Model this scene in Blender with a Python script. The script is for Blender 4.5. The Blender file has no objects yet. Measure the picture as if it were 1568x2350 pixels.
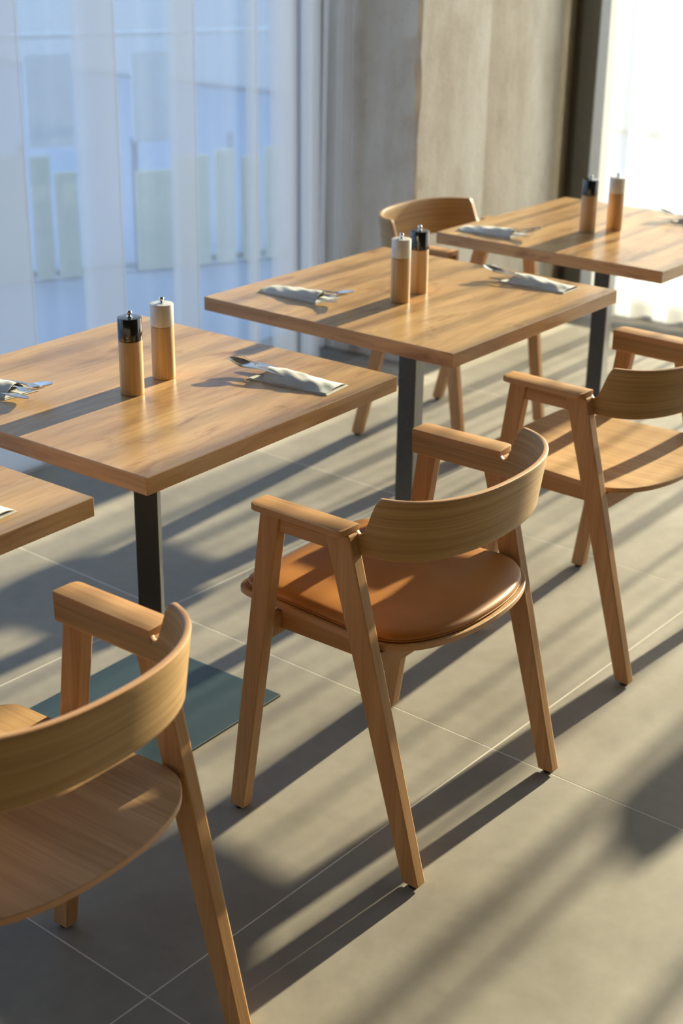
import bpy, bmesh, math, random
from mathutils import Vector, Matrix

random.seed(7)
S = bpy.context.scene
COL = S.collection
PI = math.pi
R = math.radians

# ------------------------------------------------------------------ camera
cam_d = bpy.data.cameras.new('camera')
cam = bpy.data.objects.new('camera', cam_d)
COL.objects.link(cam)
S.camera = cam
cam_d.sensor_fit = 'VERTICAL'
cam_d.sensor_height = 36.0
cam_d.lens = 3346.96 / 2350 * 36.0
cam_d.clip_start = 0.05
cam_d.clip_end = 300
YAW, PITCH, ROLL = 0.6415114, 0.4001873, 0.0148329
_f = Vector((math.cos(YAW) * math.cos(PITCH), math.sin(YAW) * math.cos(PITCH), -math.sin(PITCH)))
_r0 = Vector((math.sin(YAW), -math.cos(YAW), 0))
_u0 = _r0.cross(_f)
_r = math.cos(ROLL) * _r0 + math.sin(ROLL) * _u0
_u = -math.sin(ROLL) * _r0 + math.cos(ROLL) * _u0
cam.matrix_world = Matrix(((_r.x, _u.x, -_f.x, -2.024865), (_r.y, _u.y, -_f.y, -2.022567),
                           (_r.z, _u.z, -_f.z, 1.670107), (0, 0, 0, 1)))
cam_d.dof.use_dof = True
cam_d.dof.focus_distance = 2.62
cam_d.dof.aperture_fstop = 4.0

# ------------------------------------------------------------------ light
SUN_EL, SUN_AZ = 15.1, -1.0
world = bpy.data.worlds.new('world')
S.world = world
world.use_nodes = True
wn = world.node_tree
for n in list(wn.nodes):
    wn.nodes.remove(n)
_o = wn.nodes.new('ShaderNodeOutputWorld')
_b = wn.nodes.new('ShaderNodeBackground')
_tc = wn.nodes.new('ShaderNodeTexCoord')
_sp = wn.nodes.new('ShaderNodeSeparateXYZ')
_rp = wn.nodes.new('ShaderNodeValToRGB')
wn.links.new(_tc.outputs['Generated'], _sp.inputs[0])
wn.links.new(_sp.outputs['Z'], _rp.inputs[0])
_rp.color_ramp.elements[0].position = 0.0
_rp.color_ramp.elements[0].color = (0.62, 0.78, 1.0, 1)
_rp.color_ramp.elements[1].position = 0.6
_rp.color_ramp.elements[1].color = (0.36, 0.57, 1.0, 1)
wn.links.new(_rp.outputs[0], _b.inputs[0])
_b.inputs[1].default_value = 4.5
wn.links.new(_b.outputs[0], _o.inputs[0])

sun_d = bpy.data.lights.new('sun', 'SUN')
sun_d.energy = 50.0
sun_d.color = (1.0, 0.85, 0.60)
sun_d.angle = R(0.9)
sun = bpy.data.objects.new('sun', sun_d)
COL.objects.link(sun)
_sd = Vector((math.cos(R(SUN_EL)) * math.cos(R(SUN_AZ)), math.cos(R(SUN_EL)) * math.sin(R(SUN_AZ)), math.sin(R(SUN_EL))))
sun.rotation_euler = _sd.to_track_quat('Z', 'Y').to_euler()
sun.location = (12, 0, 8)

S.view_settings.view_transform = 'Standard'
S.view_settings.look = 'None'
S.view_settings.gamma = 1.0
S.view_settings.use_curve_mapping = False
S.view_settings.exposure = -0.62
S.cycles.use_denoising = True
S.cycles.max_bounces = 10
S.cycles.diffuse_bounces = 5
S.cycles.transparent_max_bounces = 24
S.cycles.caustics_reflective = False
S.cycles.caustics_refractive = False
S.cycles.sample_clamp_indirect = 6.0

# ------------------------------------------------------------------ materials
def new_mat(name):
    m = bpy.data.materials.new(name)
    m.use_nodes = True
    nt = m.node_tree
    b = nt.nodes['Principled BSDF']
    return m, nt, b

def N(nt, t, **kw):
    n = nt.nodes.new(t)
    for k, v in kw.items():
        setattr(n, k, v)
    return n

def ramp(nt, fac, stops):
    r = N(nt, 'ShaderNodeValToRGB')
    e = r.color_ramp.elements
    while len(e) < len(stops):
        e.new(0.5)
    for i, (p, c) in enumerate(stops):
        e[i].position = p
        e[i].color = (*c, 1)
    nt.links.new(fac, r.inputs[0])
    return r.outputs[0]

def mapping(nt, src, scale, loc=(0, 0, 0)):
    m = N(nt, 'ShaderNodeMapping')
    m.inputs['Scale'].default_value = scale
    m.inputs['Location'].default_value = loc
    nt.links.new(src, m.inputs[0])
    return m.outputs[0]

def noise(nt, vec, scale, detail=4, rough=0.55, dist=0.0):
    n = N(nt, 'ShaderNodeTexNoise')
    n.inputs['Scale'].default_value = scale
    n.inputs['Detail'].default_value = detail
    n.inputs['Roughness'].default_value = rough
    n.inputs['Distortion'].default_value = dist
    nt.links.new(vec, n.inputs['Vector'])
    return n.outputs[0]

def mixc(nt, a, b, fac, mode='MIX'):
    m = N(nt, 'ShaderNodeMix', data_type='RGBA', blend_type=mode)
    if isinstance(fac, float):
        m.inputs[0].default_value = fac
    else:
        nt.links.new(fac, m.inputs[0])
    for i, v in ((6, a), (7, b)):
        if isinstance(v, tuple):
            m.inputs[i].default_value = (*v, 1)
        else:
            nt.links.new(v, m.inputs[i])
    return m.outputs[2]

def bump(nt, b, h, strength, dist=0.001):
    n = N(nt, 'ShaderNodeBump')
    n.inputs['Strength'].default_value = strength
    n.inputs['Distance'].default_value = dist
    nt.links.new(h, n.inputs['Height'])
    nt.links.new(n.outputs[0], b.inputs['Normal'])

def wood(name, dark, mid, light, rough=0.38, stretch=(1.6, 34), knots=False, coat=0.0, spec=0.22):
    """grain runs along U of the mesh's UV map, in metres"""
    m, nt, b = new_mat(name)
    uv = N(nt, 'ShaderNodeUVMap').outputs[0]
    oi = N(nt, 'ShaderNodeObjectInfo').outputs['Random']
    add = N(nt, 'ShaderNodeVectorMath', operation='ADD')
    cb = N(nt, 'ShaderNodeCombineXYZ')
    mu = N(nt, 'ShaderNodeMath', operation='MULTIPLY')
    mu.inputs[1].default_value = 13.0
    nt.links.new(oi, mu.inputs[0])
    nt.links.new(mu.outputs[0], cb.inputs[0])
    nt.links.new(mu.outputs[0], cb.inputs[2])
    nt.links.new(uv, add.inputs[0])
    nt.links.new(cb.outputs[0], add.inputs[1])
    v = add.outputs[0]
    g1 = noise(nt, mapping(nt, v, (stretch[0], stretch[1], 1)), 1.0, 6, 0.62, 0.9)
    g2 = noise(nt, mapping(nt, v, (stretch[0] * 5, stretch[1] * 12, 1)), 1.0, 3, 0.6)
    c = ramp(nt, g1, [(0.28, dark), (0.5, mid), (0.72, light)])
    pores = ramp(nt, g2, [(0.36, (0.74, 0.70, 0.66)), (0.50, (1, 1, 1))])
    c = mixc(nt, c, pores, 0.55, 'MULTIPLY')
    if knots:
        g3 = noise(nt, mapping(nt, v, (2.2, 6.5, 1)), 1.6, 5, 0.62, 1.2)
        k = ramp(nt, g3, [(0.30, (0.58, 0.44, 0.36)), (0.44, (1, 1, 1)), (0.62, (1, 1, 1)), (0.75, (1.0, 0.92, 0.74))])
        c = mixc(nt, c, k, 0.85, 'MULTIPLY')
    nt.links.new(c, b.inputs['Base Color'])
    b.inputs['Roughness'].default_value = rough
    b.inputs['Specular IOR Level'].default_value = spec
    b.inputs['Coat Weight'].default_value = coat
    b.inputs['Coat Roughness'].default_value = 0.28
    bump(nt, b, g2, 0.12, 0.0006)
    return m

M = {}
M['table'] = wood('oak_table_veneer', (0.34, 0.185, 0.078), (0.49, 0.290, 0.125), (0.60, 0.385, 0.175), 0.27, (1.6, 7), True, 0.15, 0.5)
M['chair'] = wood('beech_chair_wood', (0.36, 0.188, 0.078), (0.45, 0.248, 0.110), (0.53, 0.308, 0.145), 0.42, (1.4, 46))
M['veneer'] = wood('oak_ply_veneer', (0.28, 0.165, 0.068), (0.38, 0.235, 0.102), (0.47, 0.305, 0.145), 0.44, (1.2, 85))
M['seat'] = wood('oak_seat_veneer', (0.42, 0.245, 0.108), (0.52, 0.318, 0.148), (0.60, 0.385, 0.190), 0.46, (1.0, 30))
M['mill'] = wood('mill_wood', (0.42, 0.24, 0.10), (0.58, 0.37, 0.175), (0.68, 0.46, 0.24), 0.28, (1.5, 60), coat=0.3)

def ply_edge():
    m, nt, b = new_mat('plywood_edge')
    uv = N(nt, 'ShaderNodeUVMap').outputs[0]
    w = N(nt, 'ShaderNodeTexWave', wave_type='BANDS', bands_direction='Y')
    w.inputs['Scale'].default_value = 160
    w.inputs['Distortion'].default_value = 0.4
    nt.links.new(uv, w.inputs['Vector'])
    c = ramp(nt, w.outputs[0], [(0.2, (0.36, 0.175, 0.075)), (0.8, (0.60, 0.35, 0.18))])
    nt.links.new(c, b.inputs['Base Color'])
    b.inputs['Roughness'].default_value = 0.5
    return m
M['ply'] = ply_edge()

def leather():
    m, nt, b = new_mat('tan_leather')
    oc = N(nt, 'ShaderNodeTexCoord').outputs['Object']
    n1 = noise(nt, oc, 7, 3)
    c = ramp(nt, n1, [(0.3, (0.33, 0.125, 0.020)), (0.7, (0.43, 0.170, 0.030))])
    nt.links.new(c, b.inputs['Base Color'])
    b.inputs['Roughness'].default_value = 0.46
    b.inputs['Specular IOR Level'].default_value = 0.35
    v = N(nt, 'ShaderNodeTexVoronoi')
    v.inputs['Scale'].default_value = 420
    nt.links.new(oc, v.inputs['Vector'])
    bump(nt, b, v.outputs[0], 0.12, 0.0005)
    return m
M['leather'] = leather()

def plain(name, col, rough=0.5, metal=0.0, coat=0.0, spec=0.5):
    m, nt, b = new_mat(name)
    oc = N(nt, 'ShaderNodeTexCoord').outputs['Object']
    n1 = noise(nt, oc, 30, 3)
    c = ramp(nt, n1, [(0.3, tuple(x * 0.93 for x in col)), (0.7, tuple(min(1, x * 1.06) for x in col))])
    nt.links.new(c, b.inputs['Base Color'])
    b.inputs['Roughness'].default_value = rough
    b.inputs['Metallic'].default_value = metal
    b.inputs['Specular IOR Level'].default_value = spec
    b.inputs['Coat Weight'].default_value = coat
    b.inputs['Coat Roughness'].default_value = 0.08
    return m
M['pole'] = plain('black_powder_coat', (0.030, 0.031, 0.033), 0.26, 0.0, 0.0, 1.0)
M['plate'] = plain('dark_teal_steel', (0.020, 0.040, 0.044), 0.40)
M['steel_grey'] = plain('grey_steel_plate', (0.35, 0.36, 0.37), 0.4, 0.6)
M['black'] = plain('gloss_black_lacquer', (0.008, 0.008, 0.010), 0.12, 0.0, 0.6)
M['white'] = plain('gloss_white_lacquer', (0.62, 0.60, 0.56), 0.22, 0.0, 0.4)
M['chrome'] = plain('polished_steel', (0.78, 0.78, 0.78), 0.12, 1.0)
M['cutlery'] = plain('cutlery_steel', (0.66, 0.66, 0.65), 0.16, 1.0)
M['glide'] = plain('black_felt_glide', (0.015, 0.015, 0.015), 0.8)
M['frame'] = plain('anthracite_frame', (0.085, 0.082, 0.074), 0.35)
M['wallpaint'] = plain('warm_wall_paint', (0.15, 0.130, 0.105), 0.9)
M['ceil'] = plain('ceiling_paint', (0.15, 0.138, 0.122), 0.9)
M['grout'] = plain('light_grout', (0.62, 0.57, 0.49), 0.9)

def napkin_mat():
    m, nt, b = new_mat('grey_white_linen')
    oc = N(nt, 'ShaderNodeTexCoord').outputs['Object']
    n1 = noise(nt, oc, 35, 3)
    c = ramp(nt, n1, [(0.3, (0.52, 0.51, 0.47)), (0.7, (0.62, 0.61, 0.56))])
    nt.links.new(c, b.inputs['Base Color'])
    b.inputs['Roughness'].default_value = 0.95
    n2 = noise(nt, oc, 900, 2)
    bump(nt, b, n2, 0.25, 0.0006)
    return m
M['napkin'] = napkin_mat()

def tile_mat():
    m, nt, b = new_mat('taupe_porcelain_tile')
    oc = N(nt, 'ShaderNodeTexCoord').outputs['Object']
    oi = N(nt, 'ShaderNodeObjectInfo').outputs['Random']
    n1 = noise(nt, oc, 2.2, 6, 0.62, 0.3)
    n2 = noise(nt, oc, 26, 5, 0.6)
    c1 = ramp(nt, n1, [(0.28, (0.205, 0.182, 0.146)), (0.5, (0.262, 0.236, 0.192)), (0.75, (0.315, 0.284, 0.232))])
    c2 = ramp(nt, n2, [(0.3, (0.86, 0.86, 0.86)), (0.7, (1.06, 1.06, 1.06))])
    c = mixc(nt, c1, c2, 0.6, 'MULTIPLY')
    c3 = ramp(nt, oi, [(0.0, (0.93, 0.93, 0.93)), (1.0, (1.05, 1.04, 1.03))])
    c = mixc(nt, c, c3, 1.0, 'MULTIPLY')
    nt.links.new(c, b.inputs['Base Color'])
    r = ramp(nt, n1, [(0.3, (0.46, 0.46, 0.46)), (0.7, (0.58, 0.58, 0.58))])
    nt.links.new(r, b.inputs['Roughness'])
    b.inputs['Specular IOR Level'].default_value = 0.35
    bump(nt, b, n2, 0.10, 0.001)
    return m
M['tile'] = tile_mat()

def concrete():
    m, nt, b = new_mat('board_marked_concrete')
    oc = N(nt, 'ShaderNodeTexCoord').outputs['Object']
    n1 = noise(nt, mapping(nt, oc, (1, 1, 0.45)), 5.0, 8, 0.7)
    n2 = noise(nt, oc, 60, 5, 0.7)
    n3 = noise(nt, mapping(nt, oc, (1, 1, 0.18)), 7, 4, 0.6)
    c = ramp(nt, n1, [(0.28, (0.52, 0.46, 0.35)), (0.5, (0.68, 0.63, 0.53)), (0.72, (0.78, 0.74, 0.64))])
    st = ramp(nt, n3, [(0.30, (0.84, 0.82, 0.78)), (0.6, (1, 1, 1))])
    c = mixc(nt, c, st, 0.8, 'MULTIPLY')
    pit = ramp(nt, n2, [(0.30, (0.62, 0.60, 0.56)), (0.42, (1, 1, 1))])
    c = mixc(nt, c, pit, 0.5, 'MULTIPLY')
    nt.links.new(c, b.inputs['Base Color'])
    b.inputs['Roughness'].default_value = 0.9
    ad = N(nt, 'ShaderNodeMath', operation='ADD')
    nt.links.new(n1, ad.inputs[0])
    nt.links.new(n2, ad.inputs[1])
    bump(nt, b, ad.outputs[0], 0.6, 0.006)
    return m
M['concrete'] = concrete()

def sheer(name, t0, col, transl):
    """woven sheer: per-thread cover t0, denser the more obliquely light crosses the cloth"""
    m = bpy.data.materials.new(name)
    m.use_nodes = True
    nt = m.node_tree
    nt.nodes.clear()
    out = N(nt, 'ShaderNodeOutputMaterial')
    geo = N(nt, 'ShaderNodeNewGeometry')
    dot = N(nt, 'ShaderNodeVectorMath', operation='DOT_PRODUCT')
    nt.links.new(geo.outputs['Normal'], dot.inputs[0])
    nt.links.new(geo.outputs['Incoming'], dot.inputs[1])
    ab = N(nt, 'ShaderNodeMath', operation='ABSOLUTE')
    nt.links.new(dot.outputs['Value'], ab.inputs[0])
    mx = N(nt, 'ShaderNodeMath', operation='MAXIMUM')
    mx.inputs[1].default_value = 0.10
    nt.links.new(ab.outputs[0], mx.inputs[0])
    dv = N(nt, 'ShaderNodeMath', operation='DIVIDE')
    dv.inputs[0].default_value = 1.0
    nt.links.new(mx.outputs[0], dv.inputs[1])
    pw = N(nt, 'ShaderNodeMath', operation='POWER')
    pw.inputs[0].default_value = t0
    nt.links.new(dv.outputs[0], pw.inputs[1])
    tr = N(nt, 'ShaderNodeBsdfTransparent')
    df = N(nt, 'ShaderNodeBsdfDiffuse')
    tl = N(nt, 'ShaderNodeBsdfTranslucent')
    df.inputs[0].default_value = (*col, 1)
    tl.inputs[0].default_value = (*col, 1)
    mm = N(nt, 'ShaderNodeMixShader')
    mm.inputs[0].default_value = transl
    nt.links.new(df.outputs[0], mm.inputs[1])
    nt.links.new(tl.outputs[0], mm.inputs[2])
    mo = N(nt, 'ShaderNodeMixShader')
    nt.links.new(pw.outputs[0], mo.inputs[0])
    nt.links.new(mm.outputs[0], mo.inputs[1])
    nt.links.new(tr.outputs[0], mo.inputs[2])
    nt.links.new(mo.outputs[0], out.inputs[0])
    return m
M['sheer_left'] = sheer('white_sheer_voile', 0.66, (0.95, 0.90, 0.84), 0.62)
M['sheer_right'] = sheer('sunlit_sheer_voile', 0.64, (0.84, 0.85, 0.87), 0.28)

def glass():
    m = bpy.data.materials.new('window_glass')
    m.use_nodes = True
    nt = m.node_tree
    nt.nodes.clear()
    out = N(nt, 'ShaderNodeOutputMaterial')
    geo = N(nt, 'ShaderNodeNewGeometry')
    dot = N(nt, 'ShaderNodeVectorMath', operation='DOT_PRODUCT')
    nt.links.new(geo.outputs['Normal'], dot.inputs[0])
    nt.links.new(geo.outputs['Incoming'], dot.inputs[1])
    prev = dot.outputs['Value']
    for op, a, b in (('ABSOLUTE', None, None), ('SUBTRACT', 1.0, 'p'), ('POWER', 'p', 5.0), ('MULTIPLY_ADD', 'p', 0.92)):
        mt = N(nt, 'ShaderNodeMath', operation=op)
        if op == 'SUBTRACT':
            mt.inputs[0].default_value = 1.0
            nt.links.new(prev, mt.inputs[1])
        else:
            nt.links.new(prev, mt.inputs[0])
            if b is not None:
                mt.inputs[1].default_value = b
        if op == 'MULTIPLY_ADD':
            mt.inputs[2].default_value = 0.04
        prev = mt.outputs[0]
    tr = N(nt, 'ShaderNodeBsdfTransparent')
    tr.inputs[0].default_value = (0.93, 0.96, 0.95, 1)
    gl = N(nt, 'ShaderNodeBsdfGlossy')
    gl.inputs['Roughness'].default_value = 0.02
    mx = N(nt, 'ShaderNodeMixShader')
    nt.links.new(prev, mx.inputs[0])
    nt.links.new(tr.outputs[0], mx.inputs[1])
    nt.links.new(gl.outputs[0], mx.inputs[2])
    nt.links.new(mx.outputs[0], out.inputs[0])
    return m
M['glass'] = glass()
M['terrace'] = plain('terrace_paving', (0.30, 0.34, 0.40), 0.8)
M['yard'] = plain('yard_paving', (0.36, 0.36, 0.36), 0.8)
M['kerb'] = plain('pale_kerb_stone', (0.66, 0.68, 0.68), 0.8)
M['slat'] = plain('pale_yellow_board', (0.66, 0.64, 0.46), 0.7)
M['post'] = plain('grey_fence_post', (0.24, 0.30, 0.38), 0.6)
M['shade_block'] = plain('pale_shade_block', (0.5, 0.5, 0.48), 0.9)  # for the block added to shade the terrace
M['hem'] = M['sheer_left']

# ------------------------------------------------------------------ helpers
def link(name, bm, mat, parent=None, smooth=False, recalc=True, mats=None):
    if recalc:
        bmesh.ops.recalc_face_normals(bm, faces=bm.faces[:])
    me = bpy.data.meshes.new(name)
    bm.to_mesh(me)
    bm.free()
    for mm in (mats or [mat]):
        me.materials.append(mm)
    if smooth:
        for p in me.polygons:
            p.use_smooth = True
        if smooth != 'all':
            me.set_sharp_from_angle(angle=R(smooth if smooth is not True else 35))
    o = bpy.data.objects.new(name, me)
    COL.objects.link(o)
    if parent is not None:
        o.parent = parent
    return o

def uvgrain(bm, axis):
    uv = bm.loops.layers.uv.verify()
    bm.normal_update()
    for f in bm.faces:
        n = f.normal
        d = max(range(3), key=lambda i: abs(n[i]))
        if d == axis:
            a, b = [i for i in range(3) if i != axis]
            for l in f.loops:
                l[uv].uv = (l.vert.co[a] * 0.6, l.vert.co[b])
        else:
            b = [i for i in range(3) if i not in (axis, d)][0]
            for l in f.loops:
                l[uv].uv = (l.vert.co[axis], l.vert.co[b] + d * 0.37 + (0.2 if n[d] > 0 else 0))

def hexa(q0, z0, q1, z1):
    """box between quad q0 at z0 and quad q1 at z1, quads as (x0,x1,y0,y1)"""
    bm = bmesh.new()
    vs = []
    for (xa, xb, ya, yb), z in ((q0, z0), (q1, z1)):
        for x, y in ((xa, ya), (xb, ya), (xb, yb), (xa, yb)):
            vs.append(bm.verts.new((x, y, z)))
    for i in ((0, 3, 2, 1), (4, 5, 6, 7), (0, 1, 5, 4), (1, 2, 6, 5), (2, 3, 7, 6), (3, 0, 4, 7)):
        bm.faces.new([vs[k] for k in i])
    return bm

def bevel(bm, w, seg=2):
    bmesh.ops.bevel(bm, geom=bm.edges[:], offset=w, segments=seg, profile=0.5, affect='EDGES', clamp_overlap=True)
    return bm

def box(x0, x1, y0, y1, z0, z1, bev=0.0, seg=2):
    bm = hexa((x0, x1, y0, y1), z0, (x0, x1, y0, y1), z1)
    if bev:
        bevel(bm, bev, seg)
    return bm

def lathe(prof, seg=40, uvscale=True):
    bm = bmesh.new()
    uv = bm.loops.layers.uv.verify()
    rings = []
    for r, z in prof:
        if r < 1e-6:
            rings.append([bm.verts.new((0, 0, z))])
        else:
            rings.append([bm.verts.new((r * math.cos(2 * PI * k / seg), r * math.sin(2 * PI * k / seg), z)) for k in range(seg)])
    for i in range(len(rings) - 1):
        a, b = rings[i], rings[i + 1]
        for k in range(seg):
            k2 = (k + 1) % seg
            if len(a) == 1 and len(b) == 1:
                continue
            if len(a) == 1:
                f = bm.faces.new((a[0], b[k2], b[k]))
            elif len(b) == 1:
                f = bm.faces.new((a[k], a[k2], b[0]))
            else:
                f = bm.faces.new((a[k], a[k2], b[k2], b[k]))
            for l in f.loops:
                an = math.atan2(l.vert.co.y, l.vert.co.x)
                l[uv].uv = (l.vert.co.z, an * 0.03)
    return bm

def prism(outline, z0, z1, bev=0.0, seg=2):
    bm = bmesh.new()
    lo = [bm.verts.new((x, y, z0)) for x, y in outline]
    hi = [bm.verts.new((x, y, z1)) for x, y in outline]
    bm.faces.new(lo[::-1])
    top = bm.faces.new(hi)
    n = len(outline)
    for i in range(n):
        bm.faces.new((lo[i], lo[(i + 1) % n], hi[(i + 1) % n], hi[i]))
    if bev:
        es = [e for e in bm.edges if abs(e.verts[0].co.z - e.verts[1].co.z) < 1e-6]
        bmesh.ops.bevel(bm, geom=es, offset=bev, segments=seg, profile=0.5, affect='EDGES', clamp_overlap=True)
    return bm

def tag(o, label, cat, group=None, kind=None):
    if label:
        o['label'] = label
    if cat:
        o['category'] = cat
    if group:
        o['group'] = group
    if kind:
        o['kind'] = kind
    return o

def empty(name, loc, rz=0.0):
    o = bpy.data.objects.new(name, None)
    o.empty_display_size = 0.1
    COL.objects.link(o)
    o.location = loc
    o.rotation_euler = (0, 0, rz)
    return o

def copy_tree(o, parent=None):
    c = o.copy()
    COL.objects.link(c)
    c.parent = parent
    for ch in o.children:
        copy_tree(ch, c)
    return c

def struct(o):
    o['kind'] = 'structure'
    return o

# ------------------------------------------------------------------ room shell
ZC = 3.25
X0, X1 = -4.6, 3.66          # far wall at the left, sunny window at the right
Y0, Y1 = -5.4, 1.50
floor = struct(link('floor', box(X0, X1 + 0.06, Y0, Y1 + 0.06, -0.12, -0.0003), M['grout']))
TA = R(-2.6)
TO = Vector((0.308, -0.690))
ca, sa = math.cos(TA), math.sin(TA)
tbm = box(0.0019, 0.9981, 0.0019, 0.9981, -0.0003, 0.0)
uvgrain(tbm, 0)
tile0 = None
def clip_tile(i, j):
    """tile polygon clipped to the room"""
    pts = []
    e = 0.0019
    for u, v in ((i + e, j + e), (i + 1 - e, j + e), (i + 1 - e, j + 1 - e), (i + e, j + 1 - e)):
        pts.append((TO.x + ca * u - sa * v, TO.y + sa * u + ca * v))
    full = all(X0 < x < X1 and Y0 < y < Y1 for x, y in pts)
    if full:
        return pts, True
    for ax, lim, sgn in ((0, X0, 1), (0, X1, -1), (1, Y0, 1), (1, Y1, -1)):
        out = []
        for k in range(len(pts)):
            a, b = pts[k], pts[(k + 1) % len(pts)]
            da, db = (a[ax] - lim) * sgn, (b[ax] - lim) * sgn
            if da >= 0:
                out.append(a)
            if da * db < 0:
                t = da / (da - db)
                out.append((a[0] + t * (b[0] - a[0]), a[1] + t * (b[1] - a[1])))
        pts = out
        if len(pts) < 3:
            return None, False
    return pts, False
for i in range(-6, 5):
    for j in range(-6, 4):
        pts, full = clip_tile(i, j)
        if pts is None:
            continue
        if full:
            if tile0 is None:
                tile0 = link('tile', tbm, M['tile'], floor)
                t = tile0
            else:
                t = tile0.copy()
                COL.objects.link(t)
            t.location = (TO.x + ca * i - sa * j, TO.y + sa * i + ca * j, 0)
            t.rotation_euler = (0, 0, TA)
        else:
            link('tile', prism(pts, -0.0003, 0.0), M['tile'], floor)

struct(link('ceiling', box(X0, X1 + 0.1, Y0, Y1 + 0.1, ZC, ZC + 0.15), M['ceil']))
struct(link('wall_left', box(X0 - 0.15, X0, Y0, Y1 + 0.1, -0.1, ZC), M['wallpaint']))
struct(link('wall_front', box(X0 - 0.15, X1 + 0.1, Y0 - 0.15, Y0, -0.1, ZC), M['wallpaint']))

# concrete pillar with rough, chipped corner
def pillar():
    bm = bmesh.new()
    PX0, PX1, PY0, PY1 = 2.475, 3.70, 1.020, 1.62
    rnd = random.Random(3)
    # cross-section with a bitten front-left corner, varying in height
    nz = 130
    zs = [ZC * k / nz for k in range(nz + 1)]
    rows = []
    for z in zs:
        a = 0.010 + 0.006 * math.sin(z * 7.1) + 0.005 * math.sin(z * 19.3 + 1) + rnd.uniform(-0.003, 0.003)
        b = 0.012 + 0.007 * math.sin(z * 5.3 + 2) + 0.005 * math.sin(z * 23.7) + rnd.uniform(-0.003, 0.003)
        xs = []
        pts = [(PX0, PY1), (PX0, PY0 + 0.30), (PX0, PY0 + 0.10), (PX0 + rnd.uniform(0, .001), PY0 + max(b, .003)),
               (PX0 + max(a, .003), PY0 + rnd.uniform(0, .001)), (PX0 + 0.08, PY0), (PX0 + 0.47, PY0),
               (PX0 + 0.476, PY0 + 0.003), (PX0 + 0.484, PY0 + 0.003), (PX0 + 0.49, PY0), (PX0 + 0.9, PY0), (PX1, PY0), (PX1, PY1)]
        rows.append([bm.verts.new((x, y, z)) for x, y in pts])
    n = len(rows[0])
    for r0, r1 in zip(rows, rows[1:]):
        for k in range(n):
            bm.faces.new((r0[k], r0[(k + 1) % n], r1[(k + 1) % n], r1[k]))
    bm.faces.new(rows[0][::-1])
    bm.faces.new(rows[-1])
    return link('concrete_pillar', bm, M['concrete'], smooth=28)
tag(struct(pillar()), 'rough bare concrete pillar between the blue curtain and the sunny window', None)

# left glazed front (behind the long sheer curtain)
w1 = struct(link('window_1', box(X0, 2.475, 1.47, 1.55, -0.004, 0.06, 0.004), M['frame']))
for xa, xb in ((X0, X0 + 0.07), (-2.3, -2.23), (-0.35, -0.28), (2.40, 2.475)):
    link('frame_post', box(xa, xb, 1.46, 1.55, 0.06, ZC - 0.07, 0.003), M['frame'], w1)
link('head_rail', box(X0, 2.475, 1.46, 1.55, ZC - 0.07, ZC, 0.003), M['frame'], w1)
for xa, xb in ((X0 + 0.07, -2.3), (-2.23, -0.35), (-0.28, 2.40)):
    link('glass_pane', box(xa, xb, 1.503, 1.509, 0.06, ZC - 0.07), M['glass'], w1)

# right glazed front (low sun comes through here)
w2 = struct(link('window_2', box(X1 - 0.02, X1 + 0.06, Y0, 0.86, -0.004, 0.07, 0.004), M['frame']))
link('corner_post', box(3.555, X1 + 0.06, 0.875, 0.955, 0.0, ZC, 0.003), M['frame'], w2)
link('corner_post', box(3.615, X1 + 0.06, 0.955, 1.02, 0.0, ZC, 0.002), M['frame'], w2)
for ya, yb in ((-1.55, -1.49), (-3.5, -3.44), (Y0, Y0 + 0.06)):
    link('frame_post', box(X1 - 0.02, X1 + 0.05, ya, yb, 0.07, ZC - 0.07, 0.003), M['frame'], w2)
link('head_rail', box(X1 - 0.02, X1 + 0.06, Y0, 0.875, ZC - 0.07, ZC, 0.003), M['frame'], w2)
for ya, yb in ((-1.49, 0.875), (-3.44, -1.55), (Y0 + 0.06, -3.5)):
    link('glass_pane', box(X1 + 0.018, X1 + 0.024, ya, yb, 0.07, ZC - 0.07), M['glass'], w2)

# ------------------------------------------------------------------ curtains
def smooth_path(pts, step=0.008):
    """Catmull-Rom through pts, resampled"""
    out = []
    P = [pts[0]] + list(pts) + [pts[-1]]
    for i in range(1, len(P) - 2):
        p0, p1, p2, p3 = [Vector(P[i + k]) for k in (-1, 0, 1, 2)]
        n = max(2, int((p2 - p1).length / step))
        for k in range(n):
            t = k / n
            out.append(0.5 * ((2 * p1) + (p2 - p0) * t + (2 * p0 - 5 * p1 + 4 * p2 - p3) * t * t + (3 * p1 - p0 - 3 * p2 + p3) * t ** 3))
    out.append(Vector(P[-2]))
    return out

def curtain_mesh(path, zlo, zhi, nz, sway, hem=0.0):
    """sway(i, s, t) -> (dx, dy, dz) with t = 0 at the hem"""
    bm = bmesh.new()
    rows = []
    s = 0.0
    for i, p in enumerate(path):
        if i:
            s += (p - path[i - 1]).length
        col = []
        for k in range(nz + 1):
            t = k / nz
            dx, dy, dz = sway(i, s, t)
            col.append(bm.verts.new((p.x + dx, p.y + dy, zlo + (zhi - zlo) * t + dz)))
        rows.append(col)
    for a, b in zip(rows, rows[1:]):
        for k in range(nz):
            bm.faces.new((a[k], b[k], b[k + 1], a[k + 1]))
    return bm

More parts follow.
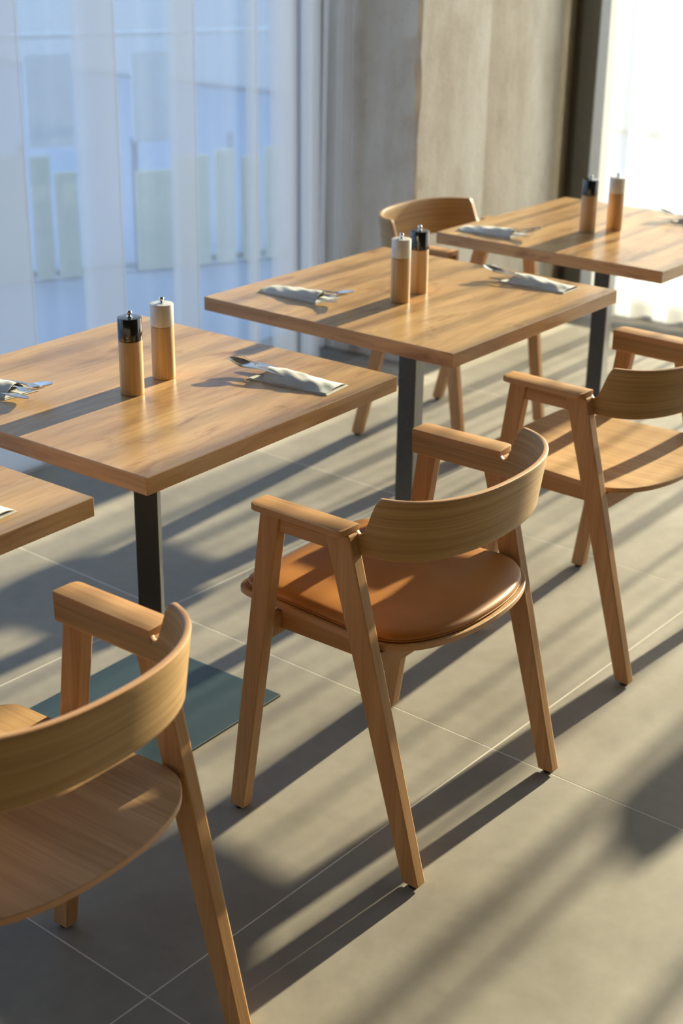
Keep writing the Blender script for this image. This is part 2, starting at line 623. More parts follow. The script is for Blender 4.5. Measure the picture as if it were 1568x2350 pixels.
def pleat_path(items, y0, gap=0.014, r=0.007):
    """cloth running in +x; ('run', x, y) goes to a point with a gentle curve, ('pleat', x0, x1) is three flat layers"""
    out = []
    def arc(cx, cy, a0, a1, rad, n=7):
        for k in range(n + 1):
            a = a0 + (a1 - a0) * k / n
            out.append(Vector((cx + rad * math.cos(a), cy + rad * math.sin(a))))
    def line(x1, y1):
        p = out[-1]
        q = Vector((x1, y1))
        n = max(2, int((q - p).length / 0.012))
        for k in range(1, n + 1):
            t = k / n
            e = t * t * (3 - 2 * t)
            out.append(Vector((p.x + (q.x - p.x) * t, p.y + (q.y - p.y) * e)))
    for it in items:
        if it[0] == 'run':
            if not out:
                out.append(Vector((it[1], y0 + it[2])))
            else:
                line(it[1], y0 + it[2])
        else:
            _, xa, xb = it[:3]
            yf = y0 - gap
            line(xa + 0.012, yf)
            line(xb - r, yf)
            arc(xb - r, yf + r, -PI / 2, PI / 2, r)
            line(xa + r, yf + 2 * r)
            arc(xa + r, yf + 3 * r, -PI / 2, -3 * PI / 2, r)
            line(xb + 0.03, yf + 4 * r)
    return out

# long curtain at the left: clear runs between flattened pleats
YL = 1.30
items = [('run', X0 + 0.1, 0.02)]
x = X0 + 0.3
rr = random.Random(11)
while x < 0.25:
    items += [('pleat', x, x + rr.uniform(0.07, 0.14)), ('run', x + 0.26, rr.uniform(0.0, 0.03))]
    x += 0.36
items += [('run', 0.50, 0.02), ('pleat', 0.60, 0.865), ('run', 0.97, 0.004), ('pleat', 1.075, 1.235), ('run', 1.36, 0.006),
          ('pleat', 1.475, 1.585), ('run', 1.70, 0.004), ('run', 1.80, 0.014), ('pleat', 1.845, 1.885), ('run', 1.94, 0.008),
          ('pleat', 1.985, 2.10), ('run', 2.135, 0.012), ('pleat', 2.165, 2.250)]
path_l = pleat_path(items, YL)
path_l = path_l[:-4]
def sway_l(i, s, t):
    return (0.008 * math.sin(s * 1.3 + 2.2 * t), 0.006 * math.sin(s * 4.0 + t * 2.5), 0.0)
cl = link('curtain', curtain_mesh(path_l, 0.006, ZC - 0.02, 26, sway_l), M['sheer_left'], smooth='all', recalc=False)
tag(cl, 'long white sheer curtain glowing blue across the left window', 'curtain', 'sheer curtains')

# gathered end by the pillar
pg = []
for xx, yy in [(2.262, 1.375), (2.285, 1.345), (2.315, 1.375), (2.345, 1.33), (2.372, 1.372), (2.396, 1.31), (2.415, 1.35),
               (2.430, 1.29), (2.442, 1.31), (2.446, 1.36), (2.43, 1.39)]:
    pg.append((xx, yy))
path_g = smooth_path(pg, 0.006)
def sway_g(i, s, t):
    return (-0.012 * math.sin(2.0 * t + s) * (1 - t), 0.010 * math.sin(t * 5 + s * 9), 0.012 * math.sin(s * 11) * (1 - t) + 0.012 * (1 - t))
cg = link('curtain', curtain_mesh(path_g, 0.012, ZC - 0.02, 26, sway_g), M['sheer_left'], smooth='all', recalc=False)
tag(cg, 'grey-blue gathered end of sheer curtain hanging against the concrete pillar', 'curtain', 'sheer curtains')

# right curtain: free folds of different width, sun shines through
rr = random.Random(5)
items = [('run', 0.0, 0.0)]
fixed = [(1.785, 1.850), (1.895, 1.925), (2.165, 2.215), (2.52, 2.60)]
u = 0.06
while u < 6.0:
    nxt = [f for f in fixed if f[0] > u - 0.01]
    lim = nxt[0][0] if nxt else 9
    near = 1.70 < u < 2.60
    gap = rr.uniform(0.045, 0.085) if u < 1.70 else rr.uniform(0.10, 0.16)
    if u + gap + 0.05 >= lim:
        items.append(('run', (u + lim) / 2 + 0.001, rr.uniform(-0.01, 0.012)))
        items.append(('pleat', nxt[0][0], nxt[0][1]))
        u = nxt[0][1] + 0.035
        continue
    if near:
        items.append(('run', u + gap * 0.9, rr.uniform(-0.006, 0.006)))
        u += gap
        continue
    w = rr.choice([0.0, 0.020, 0.024, 0.030, 0.040, 0.055])
    items.append(('run', u + gap * 0.5, rr.choice([-1, 1]) * rr.uniform(0.010, 0.024)))
    if w:
        items.append(('pleat', u + gap, u + gap + w))
        u += gap + w + 0.034
    else:
        items.append(('run', u + gap, rr.uniform(-0.02, 0.02)))
        u += gap
path_r = [Vector((3.515 - p.y, 0.80 - p.x)) for p in pleat_path(items, 0.0, 0.012, 0.006) if 0.80 - p.x > Y0 + 0.1]
def sway_r(i, s, t):
    return (0.030 * (1 - t) ** 2 * math.sin(s * 2.3), 0.020 * math.sin(s * 1.7 + 1.5 * t), 0.010 * math.sin(s * 4) * (1 - t))
cr = link('curtain', curtain_mesh(path_r, 0.018, ZC - 0.02, 22, sway_r), M['sheer_right'], smooth='all', recalc=False)
tag(cr, 'bright white sunlit sheer curtain at the window right of the pillar', 'curtain', 'sheer curtains')

# ------------------------------------------------------------------ outside
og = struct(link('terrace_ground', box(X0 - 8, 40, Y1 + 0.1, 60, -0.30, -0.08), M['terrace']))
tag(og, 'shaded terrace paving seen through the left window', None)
struct(link('yard_ground', box(X1 + 0.1, 45, -25, Y1 + 0.1, -0.30, -0.08), M['yard']))
# ------------------------------------------------------------------ tables
TW = 0.745
TT = 0.034
TH = 0.75
def make_table(loc, rz, pole_rz):
    t = empty('dining_table', loc, rz)
    h = TW / 2
    bm = box(-h, h, -h, h, TH - TT, TH, 0.0014, 2)
    uvgrain(bm, 0)
    uv = bm.loops.layers.uv.verify()
    for f in bm.faces:                       # banding on the sides: grain along the edge
        if abs(f.normal.z) < 0.5:
            a = 1 if abs(f.normal.x) > abs(f.normal.y) else 0
            for l in f.loops:
                l[uv].uv = (l.vert.co[a] + 0.7, l.vert.co.z * 1.3 + 3.1 * a)
    link('table_top', bm, M['table'], t)
    c, s = math.cos(pole_rz), math.sin(pole_rz)
    bm = box(-0.025, 0.025, -0.025, 0.025, 0.006, TH - TT - 0.006, 0.003, 2)
    for v in bm.verts:
        v.co.x, v.co.y = c * v.co.x - s * v.co.y, s * v.co.x + c * v.co.y
    link('pole', bm, M['pole'], t)
    link('base_plate', box(-0.1985, 0.1985, -0.1985, 0.1985, 0.0, 0.006, 0.0012, 1), M['plate'], t)
    link('mounting_plate', box(-0.16, 0.16, -0.16, 0.16, TH - TT - 0.006, TH - TT, 0.001, 1), M['steel_grey'], t)
    return t
TAB = {}
TAB['B'] = make_table((0, 0, 0), 0, R(37))
tag(TAB['B'], 'oak-topped square table nearest in full, on black post and teal plate', 'table', 'square oak tables in a row')
TAB['C'] = make_table((0.9593, -0.0114, 0), -0.0224, R(7))
tag(TAB['C'], 'middle oak-topped table, its whole top seen, in front of the leather chair', 'table', 'square oak tables in a row')
TAB['D'] = make_table((1.9649, -0.0330, 0), -0.0305, R(8))
tag(TAB['D'], 'farthest oak-topped table, beside the white sunny curtain', 'table', 'square oak tables in a row')
TAB['A'] = make_table((-0.8608, 0.0079, 0), -0.0015, 0)
tag(TAB['A'], 'oak table at the left edge of which only one corner shows', 'table', 'square oak tables in a row')

# ------------------------------------------------------------------ chairs
ARM_Z = 0.676
def band_path(n=64):
    """half plan of the bent band: (x, y, s, lean) for the left side, front to back centre"""
    A, B, Yc, nn = 0.2395, 0.162, -0.045, 2.336
    pts = [(-A, 0.163 + (-0.045 - 0.163) * k / 10, 0.0) for k in range(10)]
    for k in range(n + 1):
        th = PI - (PI / 2) * k / n
        c, s = math.cos(th), math.sin(th)
        pts.append((-A * abs(c) ** (2 / nn), Yc - B * abs(s) ** (2 / nn), abs(s)))
    return pts
def make_band():
    half = band_path()
    full = half + [(-x, y, s) for x, y, s in half[-2::-1]]
    P = [Vector((x, y)) for x, y, _ in full]
    L = [0.0]
    for a, b in zip(P, P[1:]):
        L.append(L[-1] + (b - a).length)
    tot = L[-1]
    # refine: insert points near the raised corner
    T = 0.0115
    rows = []
    bm = bmesh.new()
    uv = bm.loops.layers.uv.verify()
    def at(s):
        for i in range(len(L) - 1):
            if L[i + 1] >= s:
                t = (s - L[i]) / max(1e-9, L[i + 1] - L[i])
                p = P[i].lerp(P[i + 1], t)
                le = full[i][2] * (1 - t) + full[i + 1][2] * t
                return p, le
        return P[-1], full[-1][2]
    s_arm = 0.163 + 0.045
    def ztop(s):
        s = min(s, tot - s)
        a = s - s_arm
        if a < -0.003:
            return 0.6690
        if a < 0.012:
            t = (a + 0.003) / 0.015
            return 0.6690 - 0.0055 * min(1.0, t * 1.6) - 0.004 * math.sin(t * PI)
        if a < 0.050:
            t = (a - 0.012) / 0.038
            return 0.6635 + 0.0725 * (0.12 * t + 0.88 * (0.5 - 0.5 * math.cos(PI * t ** 0.92)))
        return 0.7360
    def zbot(s):
        s = min(s, tot - s)
        return 0.6245 - 0.004 * min(1, max(0, (s - s_arm) / 0.1))
    smp = []
    s = 0.0
    while s < tot / 2 - 1e-6:
        smp.append(s)
        a = s - s_arm
        s += 0.002 if -0.008 < a < 0.060 else 0.009
    smp = smp + [tot / 2] + [tot - q for q in smp[::-1]]
    NH = 8
    for s in smp:
        p, le = at(s)
        pa, _ = at(max(0, s - 0.004))
        pb, _ = at(min(tot, s + 0.004))
        tg = (pb - pa).normalized()
        out = Vector((tg.y, -tg.x))       # towards the outside
        if out.dot(p - Vector((0, 0.05))) < 0:
            out = -out
        zt, zb = ztop(s), zbot(s)
        ring = []
        e = 0.0028
        prof = [(0, zb + e), (0, zt - e), (-e, zt), (-T + e, zt), (-T, zt - e), (-T, zb + e), (-T + e, zb), (-e, zb)]
        # subdivide the two faces
        pr_ = []
        for k in range(NH + 1):
            pr_.append((0.0, zb + e + (zt - zb - 2 * e) * k / NH))
        pr_ += [(-e * 0.3, zt - e * 0.3), (-e, zt), (-T + e, zt), (-T + e * 0.3, zt - e * 0.3)]
        for k in range(NH + 1):
            pr_.append((-T, zt - e - (zt - zb - 2 * e) * k / NH))
        pr_ += [(-T + e * 0.3, zb + e * 0.3), (-T + e, zb), (-e, zb), (-e * 0.3, zb + e * 0.3)]
        for o_, z in pr_:
            lean = 0.168 * (z - 0.65) * le
            q = p + out * (o_ + lean)
            ring.append((bm.verts.new((q.x, q.y, z)), s, z, o_))
        rows.append(ring)
    n = len(rows[0])
    for a, b in zip(rows, rows[1:]):
        for k in range(n):
            k2 = (k + 1) % n
            f = bm.faces.new((a[k][0], b[k][0], b[k2][0], a[k2][0]))
            top = NH < k + 0.5 < NH + 4.5 or k > 2 * NH + 4
            f.material_index = (2 if NH < k + 0.5 < NH + 4.5 and min(a[0][1], tot - a[0][1]) < s_arm - 0.004 else 1) if top else 0
            for l, (_, s, z, o_) in zip(f.loops, (a[k], b[k], b[k2], a[k2])):
                l[uv].uv = (s + (0.3 if f.material_index == 2 else 0), o_ if top else z)
    for ring in (rows[0], rows[-1]):
        f = bm.faces.new([r[0] for r in ring])
        f.material_index = 1
        for l, r in zip(f.loops, ring):
            l[uv].uv = (r[3] * 2, r[2])
    return bm

def round_poly(pts, radii, seg=6):
    out = []
    n = len(pts)
    for i in range(n):
        p, a, b = Vector(pts[i]), Vector(pts[i - 1]), Vector(pts[(i + 1) % n])
        r = radii[i] if isinstance(radii, (list, tuple)) else radii
        if r <= 0:
            out.append((p.x, p.y))
            continue
        u, v = (a - p).normalized(), (b - p).normalized()
        q0, q1 = p + u * r, p + v * r
        for k in range(seg + 1):
            t = k / seg
            q = q0 * (1 - t) ** 2 + p * 2 * t * (1 - t) + q1 * t * t
            out.append((q.x, q.y))
    return out

def seat_outline(inset=0.0):
    pts = []
    # front edge right to left, then down the left side, round the back
    A, B, Yc = 0.228 - inset, 0.132 - inset, -0.058
    fx, fy = 0.212 - inset, 0.268 - inset
    right = round_poly([(fx + 0.0001, fy - 0.12), (fx - 0.004, fy), (0, fy + 0.003)], [0, 0.045, 0], 8)[:-1]
    left = [(-x, y) for x, y in right[::-1]]
    pts = right + [(0.0, fy + 0.003)] + left
    for k in range(1, 48):
        th = PI + PI * k / 48
        c, s = math.cos(th), math.sin(th)
        pts.append((A * math.copysign(abs(c) ** (2 / 2.25), c), Yc - B * abs(s) ** (2 / 2.25)))
    # ends join at the side points
    i_left = len(right) + 1 + len(left)
    pts.insert(i_left, (-A, Yc + 0.0))
    pts.append((A, Yc + 0.0))
    return pts

def make_seat(parent, pad):
    o = seat_outline()
    cx, cy = 0.0, 0.03
    bm = bmesh.new()
    uv = bm.loops.layers.uv.verify()
    zt, zb = 0.4555, 0.4435
    def dish(x, y):
        r = min(1.0, math.hypot(x / 0.23, (y - 0.03) / 0.22))
        return -0.006 * (1 - r * r)
    rings_f = [1.0, 0.994, 0.93, 0.8, 0.6, 0.4, 0.2]
    def ring(f, z, d=True):
        return [bm.verts.new((cx + (x - cx) * f, cy + (y - cy) * f, z + (dish(cx + (x - cx) * f, cy + (y - cy) * f) if d else 0))) for x, y in o]
    top = [ring(f, zt - (0.0012 if f == 1.0 else 0)) for f in rings_f]
    bot = [ring(f, zb + (0.0015 if f == 1.0 else 0)) for f in rings_f]
    n = len(o)
    def quads(a, b, mi, flip=False):
        for k in range(n):
            f = bm.faces.new((a[k], a[(k + 1) % n], b[(k + 1) % n], b[k]))
            f.material_index = mi
            for l in f.loops:
                if mi:
                    l[uv].uv = (l.vert.co.x + l.vert.co.y, l.vert.co.z)
                else:
                    l[uv].uv = (l.vert.co.y, l.vert.co.x)
    for a, b in zip(top, top[1:]):
        quads(a, b, 0)
    for a, b in zip(bot, bot[1:]):
        quads(b, a, 0)
    quads(bot[0], top[0], 1)
    for rg, z in ((top[-1], zt), (bot[-1], zb)):
        c = bm.verts.new((cx, cy, z + dish(cx, cy)))
        for k in range(n):
            f = bm.faces.new((rg[k], rg[(k + 1) % n], c))
            for l in f.loops:
                l[uv].uv = (l.vert.co.y, l.vert.co.x)
    link('seat', bm, None, parent, smooth=24, mats=[M['seat'], M['ply']])
    if pad:
        o = seat_outline(0.010)
        bm = bmesh.new()
        prof = [(0.992, 0.4565), (1.0, 0.4600), (1.002, 0.4645), (0.993, 0.4685), (0.965, 0.4720), (0.90, 0.4745), (0.75, 0.4758), (0.5, 0.4760), (0.25, 0.4760)]
        rings = [[bm.verts.new((cx + (x - cx) * f, cy + (y - cy) * f, z)) for x, y in o] for f, z in prof]
        n = len(o)
        for a, b in zip(rings, rings[1:]):
            for k in range(n):
                bm.faces.new((a[k], a[(k + 1) % n], b[(k + 1) % n], b[k]))
        c = bm.verts.new((cx, cy, 0.4760))
        for k in range(n):
            bm.faces.new((rings[-1][k], rings[-1][(k + 1) % n], c))
        c = bm.verts.new((cx, cy, 0.4565))
        for k in range(n):
            bm.faces.new((rings[0][(k + 1) % n], rings[0][k], c))
        p = link('seat_pad', bm, M['leather'], parent, smooth='all')
        p['label'] = 'tan leather seat pad'
        # seam piping round the pad
        bm = bmesh.new()
        rings = []
        for f, z in ((1.004, 0.4572), (1.008, 0.4590), (1.004, 0.4608), (0.998, 0.4590)):
            rings.append([bm.verts.new((cx + (x - cx) * f, cy + (y - cy) * f, z)) for x, y in o])
        for q in range(4):
            a, b = rings[q], rings[(q + 1) % 4]
            for k in range(n):
                bm.faces.new((a[k], a[(k + 1) % n], b[(k + 1) % n], b[k]))
        link('piping', bm, M['leather'], p, smooth='all')

def make_chair(pad):
    r = empty('dining_chair', (0, 0, 0))
    for s in (-1, 1):
        for nm, q0, q1 in (('f', (0.2365, 0.2640, 0.200, 0.2350), (0.2360, 0.2625, 0.106, 0.1500)),
                           ('r', (0.2300, 0.2570, -0.2140, -0.1790), (0.2360, 0.2625, -0.0480, 0.0060))):
            if s < 0:
                q0 = (-q0[1], -q0[0], q0[2], q0[3])
                q1 = (-q1[1], -q1[0], q1[2], q1[3])
            bm = hexa(q0, 0.007, q1, 0.6635)
            bevel(bm, 0.003, 2)
            uvgrain(bm, 2)
            lg = link('leg', bm, M['chair'], r)
            xm, ym = (q0[0] + q0[1]) / 2, (q0[2] + q0[3]) / 2
            bm = lathe([(0, 0), (0.0095, 0), (0.0105, 0.002), (0.0105, 0.0075), (0, 0.0075)], 16)
            bmesh.ops.translate(bm, vec=(xm, ym, 0), verts=bm.verts[:])
            link('foot_glide', bm, M['glide'], lg)
        # apron between the two legs, set back under the arm slab
        xa, xb = (0.2405, 0.2575) if s > 0 else (-0.2575, -0.2405)
        bm = hexa((xa, xb, -0.001, 0.113), 0.6270, (xa, xb, 0.004, 0.108), 0.6635)
        bevel(bm, 0.0012, 1)
        uvgrain(bm, 1)
        link('apron', bm, M['chair'], r)
        # arm slab
        xi, xo = 0.2279, 0.2800
        pts = [(xi, 0.1640), (xo - 0.002, 0.1640), (xo, -0.0430), (xi, -0.0450)]
        if s < 0:
            pts = [(-x, y) for x, y in pts][::-1]
            rad = [0.001, 0.012, 0.014, 0.001]
        else:
            rad = [0.001, 0.014, 0.012, 0.001]
        bm = prism(round_poly(pts, rad), 0.6640, ARM_Z, 0.0010, 2)
        uvgrain(bm, 1)
        link('armrest', bm, M['chair'], r, smooth=30)
        # side rail under the seat
        xa, xb = (0.186, 0.206) if s > 0 else (-0.206, -0.186)
        bm = box(xa, xb, -0.074, 0.148, 0.402, 0.4430, 0.0015, 1)
        uvgrain(bm, 1)
        link('side_rail', bm, M['chair'], r)
    for ya, yb, za, zb in ((0.148, 0.168, 0.392, 0.4350), (-0.095, -0.075, 0.398, 0.4400)):
        bm = box(-0.2395, 0.2395, ya, yb, za, zb, 0.0015, 1)
        uvgrain(bm, 0)
        link('cross_rail', bm, M['chair'], r)
    link('backrest', make_band(), None, r, smooth=40, mats=[M['veneer'], M['ply'], M['chair']])
    make_seat(r, pad)
    return r

ch1 = make_chair(True)
ch1.location = (0.0650, -0.6280, 0)
ch1.rotation_euler = (0, 0, -0.009)
tag(ch1, 'pale wooden armchair with a tan leather seat pad, in sharp focus', 'chair', 'bent-back wooden armchairs')
ch0 = make_chair(False)
ch0.location = (-0.9020, -0.6170, 0)
ch0.rotation_euler = (0, 0, -0.017)
tag(ch0, 'nearest wooden armchair with bare wooden seat, cut by the left edge', 'chair', 'bent-back wooden armchairs')
ch2 = copy_tree(ch0)
ch2.location = (0.9870, -0.5950, 0)
ch2.rotation_euler = (0, 0, -0.038)
tag(ch2, 'wooden armchair with bare sunlit seat, cut by the right edge', 'chair', 'bent-back wooden armchairs')
ch3 = copy_tree(ch0)
ch3.location = (1.950, 0.506, 0)
ch3.rotation_euler = (0, 0, PI)
tag(ch3, 'blurred wooden armchair facing the camera, before the concrete pillar', 'chair', 'bent-back wooden armchairs')

ch4 = copy_tree(ch0)
ch4.location = (3.060, -1.265, 0)
ch4.rotation_euler = (0, 0, PI)
tag(ch4, 'wooden armchair beyond the right frame edge, only its rounded floor shadow showing', 'chair', 'bent-back wooden armchairs')

# ------------------------------------------------------------------ mills
def make_mill(cap):
    r = empty('pepper_mill' if cap == 'black' else 'salt_mill', (0, 0, 0))
    b = link('body', lathe([(0, 0), (0.0225, 0), (0.0238, 0.0015), (0.0240, 0.004), (0.0238, 0.1085), (0.0232, 0.1100), (0, 0.1100)], 48), M['mill'], r, smooth=30)
    c = link('cap', lathe([(0, 0.1106), (0.0228, 0.1106), (0.0240, 0.1118), (0.0240, 0.1546), (0.0234, 0.1558), (0.0222, 0.1562), (0.006, 0.1562), (0, 0.1562)], 48), M[cap], r, smooth=30)
    c['label'] = ('glossy black cap' if cap == 'black' else 'white lacquered cap')
    k = link('knob', lathe([(0, 0.1562), (0.0062, 0.1562), (0.0062, 0.1578), (0.0036, 0.1586), (0.0032, 0.1605), (0.0050, 0.1622), (0.0058, 0.1645),
                            (0.0054, 0.1672), (0.0034, 0.1692), (0, 0.1698)], 24), M['chrome'], r, smooth=50)
    return r
pm, sm = make_mill('black'), make_mill('white')
mills = [(pm, (-0.059, -0.030), 'wooden pepper mill with black cap on the nearest full table', 'pepper mill'),
         (sm, (0.057, -0.006), 'wooden salt mill with white cap on the nearest full table', 'salt mill'),
         (sm, (0.870, -0.030), 'wooden salt mill with white cap on the middle table', 'salt mill'),
         (pm, (0.975, -0.012), 'wooden pepper mill with black cap half behind the middle table\'s white one', 'pepper mill'),
         (pm, (1.900, 0.006), 'blurred pepper mill with black cap on the farthest table', 'pepper mill'),
         (sm, (1.985, -0.040), 'blurred pale-capped salt mill on the farthest table before the bright curtain', 'salt mill')]
seen = set()
for src, (x, y), lab, cat in mills:
    o = src if src.name not in seen else copy_tree(src)
    seen.add(src.name)
    o.location = (x, y, TH)
    tag(o, lab, cat, 'wooden salt and pepper mills')

# ------------------------------------------------------------------ napkins and cutlery
def napkin_bm():
    bm = bmesh.new()
    L, W = 0.178, 0.076
    nu, nv = 30, 14
    rnd = random.Random(2)
    def top(u, v):            # u 0 (tail) .. 1 (mouth), v -1..1
        h = 0.0045 + 0.0115 * math.sin(min(1, u * 1.15) * PI * 0.5) ** 1.3
        z = 0.0035 + h * (1 - abs(v) ** 2.4)
        z += 0.0009 * math.sin(9 * u + 4 * v) + 0.0007 * math.sin(21 * u - 6 * v)
        return z
    grids = []
    for side in (0, 1):
        g = []
        for i in range(nu + 1):
            row = []
            for j in range(nv + 1):
                v = -1 + 2 * j / nv
                Lm = L * (1.0 - (0.13 * (0.5 - 0.5 * v)))     # slanting mouth
                u = i / nu
                x = v * W / 2 * (1 - 0.02 * math.sin(u * 5))
                yv = -L / 2 + u * Lm
                z = top(u, v) - (0.0012 if side else 0)
                row.append(bm.verts.new((x, yv, z)))
            g.append(row)
        grids.append(g)
    for s, g in enumerate(grids):
        for i in range(nu):
            for j in range(nv):
                q = (g[i][j], g[i][j + 1], g[i + 1][j + 1], g[i + 1][j])
                bm.faces.new(q if not s else q[::-1])
    a, b = grids
    for i in range(nu):
        for j in (0, nv):
            bm.faces.new((a[i][j], a[i + 1][j], b[i + 1][j], b[i][j]))
    for j in range(nv):
        for i in (0, nu):
            bm.faces.new((a[i][j], a[i][j + 1], b[i][j + 1], b[i][j]))
    # lower folded layers, slightly larger, with one corner showing past the mouth
    for k, (z0, z1, dx, dy) in enumerate(((0.0, 0.0014, 0.002, 0.004), (0.0016, 0.0030, 0.0005, 0.0))):
        pts = [(-W / 2 - dx, -L / 2 - dy), (W / 2 + dx, -L / 2 - dy), (W / 2 + dx, L / 2 + dy), (-W / 2 - dx, L / 2 + dy + 0.012)]
        lo = [bm.verts.new((x, y, z0)) for x, y in pts]
        hi = [bm.verts.new((x, y, z1)) for x, y in pts]
        bm.faces.new(lo[::-1])
        bm.faces.new(hi)
        for i in range(4):
            bm.faces.new((lo[i], lo[(i + 1) % 4], hi[(i + 1) % 4], hi[i]))
    return bm

def strip(bm, stations, thick=0.0014, nv=6):
    """stations: (y, halfwidth, z, cup)   along +y"""
    rows = []
    for y, w, z, cup in stations:
        t, b = [], []
        for j in range(nv + 1):
            v = -1 + 2 * j / nv
            zz = z - cup * (1 - v * v)
            t.append(bm.verts.new((v * w, y, zz + thick / 2)))
            b.append(bm.verts.new((v * w, y, zz - thick / 2)))
        rows.append((t, b))
    for (t0, b0), (t1, b1) in zip(rows, rows[1:]):
        for j in range(nv):
            bm.faces.new((t0[j], t0[j + 1], t1[j + 1], t1[j]))
            bm.faces.new((b0[j + 1], b0[j], b1[j], b1[j + 1]))
        bm.faces.new((t0[0], t1[0], b1[0], b0[0]))
        bm.faces.new((t0[-1], b0[-1], b1[-1], t1[-1]))
    for t, b in (rows[0], rows[-1]):
        bm.faces.new(t + b[::-1])

def spoon_bm():
    bm = bmesh.new()
    st = []
    for k in range(10):
        t = k / 9
        st.append((-0.085 + 0.125 * t, 0.0085 - 0.0048 * t ** 0.7, 0.004 * math.sin(t * PI) , 0.0))
    for k in range(1, 15):
        t = k / 14
        w = 0.0036 + 0.0160 * math.sin(min(1.0, t * 1.02) * PI) ** 0.62 * (1 - 0.1 * t)
        if k == 14:
            w = 0.002
        st.append((0.040 + 0.062 * t, w, 0.0 + 0.004 * t, 0.0065 * math.sin(t * PI)))
    strip(bm, st, 0.0015, 8)
    return bm

def fork_bm():
    bm = bmesh.new()
    st = []
    for k in range(10):
        t = k / 9
        st.append((-0.085 + 0.125 * t, 0.0085 - 0.0050 * t ** 0.7, 0.003 * math.sin(t * PI), 0.0))
    for k in range(1, 7):
        t = k / 6
        st.append((0.040 + 0.022 * t, 0.0035 + 0.0085 * math.sin(t * PI / 2), -0.003 * math.sin(t * PI / 2), 0.001))
    strip(bm, st, 0.0016, 6)
    for q in range(4):
        xc = -0.0102 + 0.0068 * q
        stt = []
        for k in range(7):
            t = k / 6
            stt.append((0.061 + 0.044 * t, 0.0018 * (1 - 0.55 * t), -0.003 - 0.002 * math.sin(t * PI) + 0.006 * t, 0.0))
        b2 = bmesh.new()
        strip(b2, stt, 0.0015, 2)
        for v in b2.verts:
            v.co.x += xc
        me = bpy.data.meshes.new('tmp')
        b2.to_mesh(me)
        b2.free()
        bm.from_mesh(me)
        bpy.data.meshes.remove(me)
    return bm

def knife_bm():
    bm = bmesh.new()
    st = []
    for k in range(8):
        t = k / 7
        st.append((-0.085 + 0.095 * t, 0.0085 - 0.002 * t, 0.0, 0.0))
    for k in range(1, 13):
        t = k / 12
        st.append((0.010 + 0.098 * t, (0.0060 + 0.0045 * math.sin(min(1, t * 1.6) * PI / 2)) * math.sqrt(max(0.02, 1 - t ** 4)), 0.0, 0.0))
    strip(bm, st, 0.0016, 4)
    return bm

proto = {}
def place(kind, base, rz, off, tilt, yaw, lab, cat, grp):
    """piece in the frame of a napkin at base/rz, offset off, head lifted by tilt"""
    if kind not in proto:
        bm = {'napkin': napkin_bm, 'spoon': spoon_bm, 'fork': fork_bm, 'knife': knife_bm}[kind]()
        o = link(kind, bm, M['napkin'] if kind == 'napkin' else M['cutlery'], smooth=50)
        proto[kind] = o
    else:
        o = proto[kind].copy()
        COL.objects.link(o)
    m = Matrix.Translation(base) @ Matrix.Rotation(rz, 4, 'Z') @ Matrix.Translation(off) @ Matrix.Rotation(yaw, 4, 'Z') @ Matrix.Rotation(tilt, 4, 'X')
    o.location = m.to_translation()
    o.rotation_euler = m.to_euler()
    tag(o, lab, cat, grp)
    return o

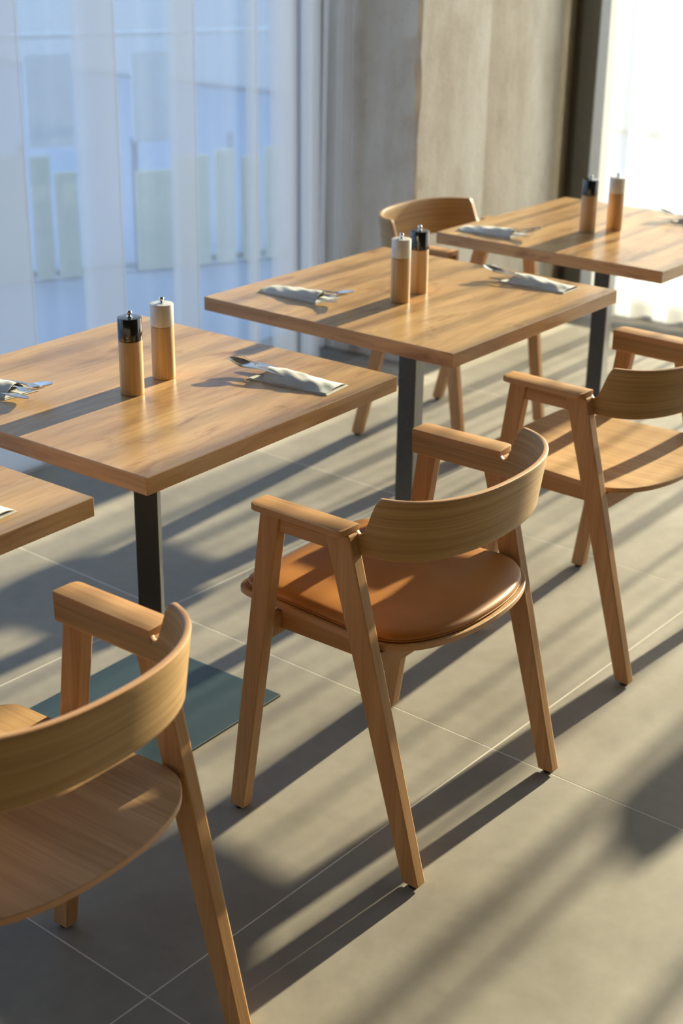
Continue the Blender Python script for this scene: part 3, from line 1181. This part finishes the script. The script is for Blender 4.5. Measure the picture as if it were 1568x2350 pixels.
settings = [
    ('the near side of the nearest full table', (0.205, -0.245), R(5), True),
    ('the nearest full table at the frame edge', (-0.215, 0.225), R(184), True),
    ('the window side of the middle table', (0.755, 0.205), R(181), True),
    ('the right part of the middle table', (1.238, -0.215), R(-1), True),
    ('the left edge of the farthest table', (1.700, 0.225), R(184), True),
    ('the farthest table at the right frame edge', (2.245, -0.225), R(2), True),
    ('the corner table at the left edge', (-0.655, -0.225), R(3), False)]
for where, (x, y), rz, cut in settings:
    base = Vector((x, y, TH))
    place('napkin', base, rz, Vector((0, 0, 0)), 0, 0, 'folded grey-white napkin on ' + where, 'napkin', 'folded napkins with cutlery')
    if cut:
        place('spoon', base, rz, Vector((-0.0165, 0.062, 0.0145)), R(7), R(1.5), 'steel spoon tucked in the napkin on ' + where, 'spoon', 'spoons in napkins')
        place('fork', base, rz, Vector((0.0035, 0.052, 0.0130)), R(6), R(-1), 'steel fork tucked in the napkin on ' + where, 'fork', 'forks in napkins')
        place('knife', base, rz, Vector((0.0240, 0.040, 0.0085)), R(2), R(-3), 'steel knife tucked in the napkin on ' + where, 'knife', 'knives in napkins')

# ------------------------------------------------------------------ low boards beyond the left window
fc = empty('terrace_railing', (2.64, 3.32, -0.08), R(-26.57))
tag(fc, 'low terrace railing with pale boards, seen blurred through the left sheer curtain', 'railing')
link('top_rail', box(-1.6, 2.9, -0.02, 0.02, 1.125, 1.150, 0.004), M['kerb'], fc)
link('bottom_rail', box(-1.6, 2.9, 0.016, 0.04, 0.02, 0.05, 0.004), M['post'], fc)
for k in range(9):
    x = -1.55 + 0.5 * k + (0.06 if k > 3 else 0)
    link('post', box(x, x + 0.03, 0.016, 0.046, 0.0, 0.66, 0.003), M['post'], fc)
for xa, xb, h, mt in ((-0.62, -0.30, 0.50, 'slat'), (-0.27, -0.03, 0.62, 'slat'), (0.002, 0.092, 0.60, 'slat'), (0.115, 0.222, 0.52, 'slat'),
                      (0.516, 0.702, 0.50, 'slat'), (0.712, 0.900, 0.56, 'slat'), (0.933, 1.036, 0.58, 'slat'), (1.078, 1.176, 0.54, 'slat'),
                      (1.205, 1.30, 0.58, 'slat'), (1.34, 1.50, 0.52, 'slat'), (1.54, 1.72, 0.56, 'slat')):
    link('board', box(xa, xb, -0.012, 0.012, 0.01, h, 0.004), M[mt], fc)
for xa, xb in ((0.002, 0.222), (0.516, 0.702), (-0.62, -0.30)):
    link('upper_board', box(xa, xb, -0.010, 0.010, 0.64, 1.06, 0.004), M['kerb'], fc)

# added block, no known building, keeping the sun off the terrace
blocker = struct(link('terrace_shade_block', box(9.0, 16.0, 1.0, 60, -0.08, 16.0, 0.05), M['shade_block']))
tag(blocker, 'added block that keeps the sun off the terrace', None)
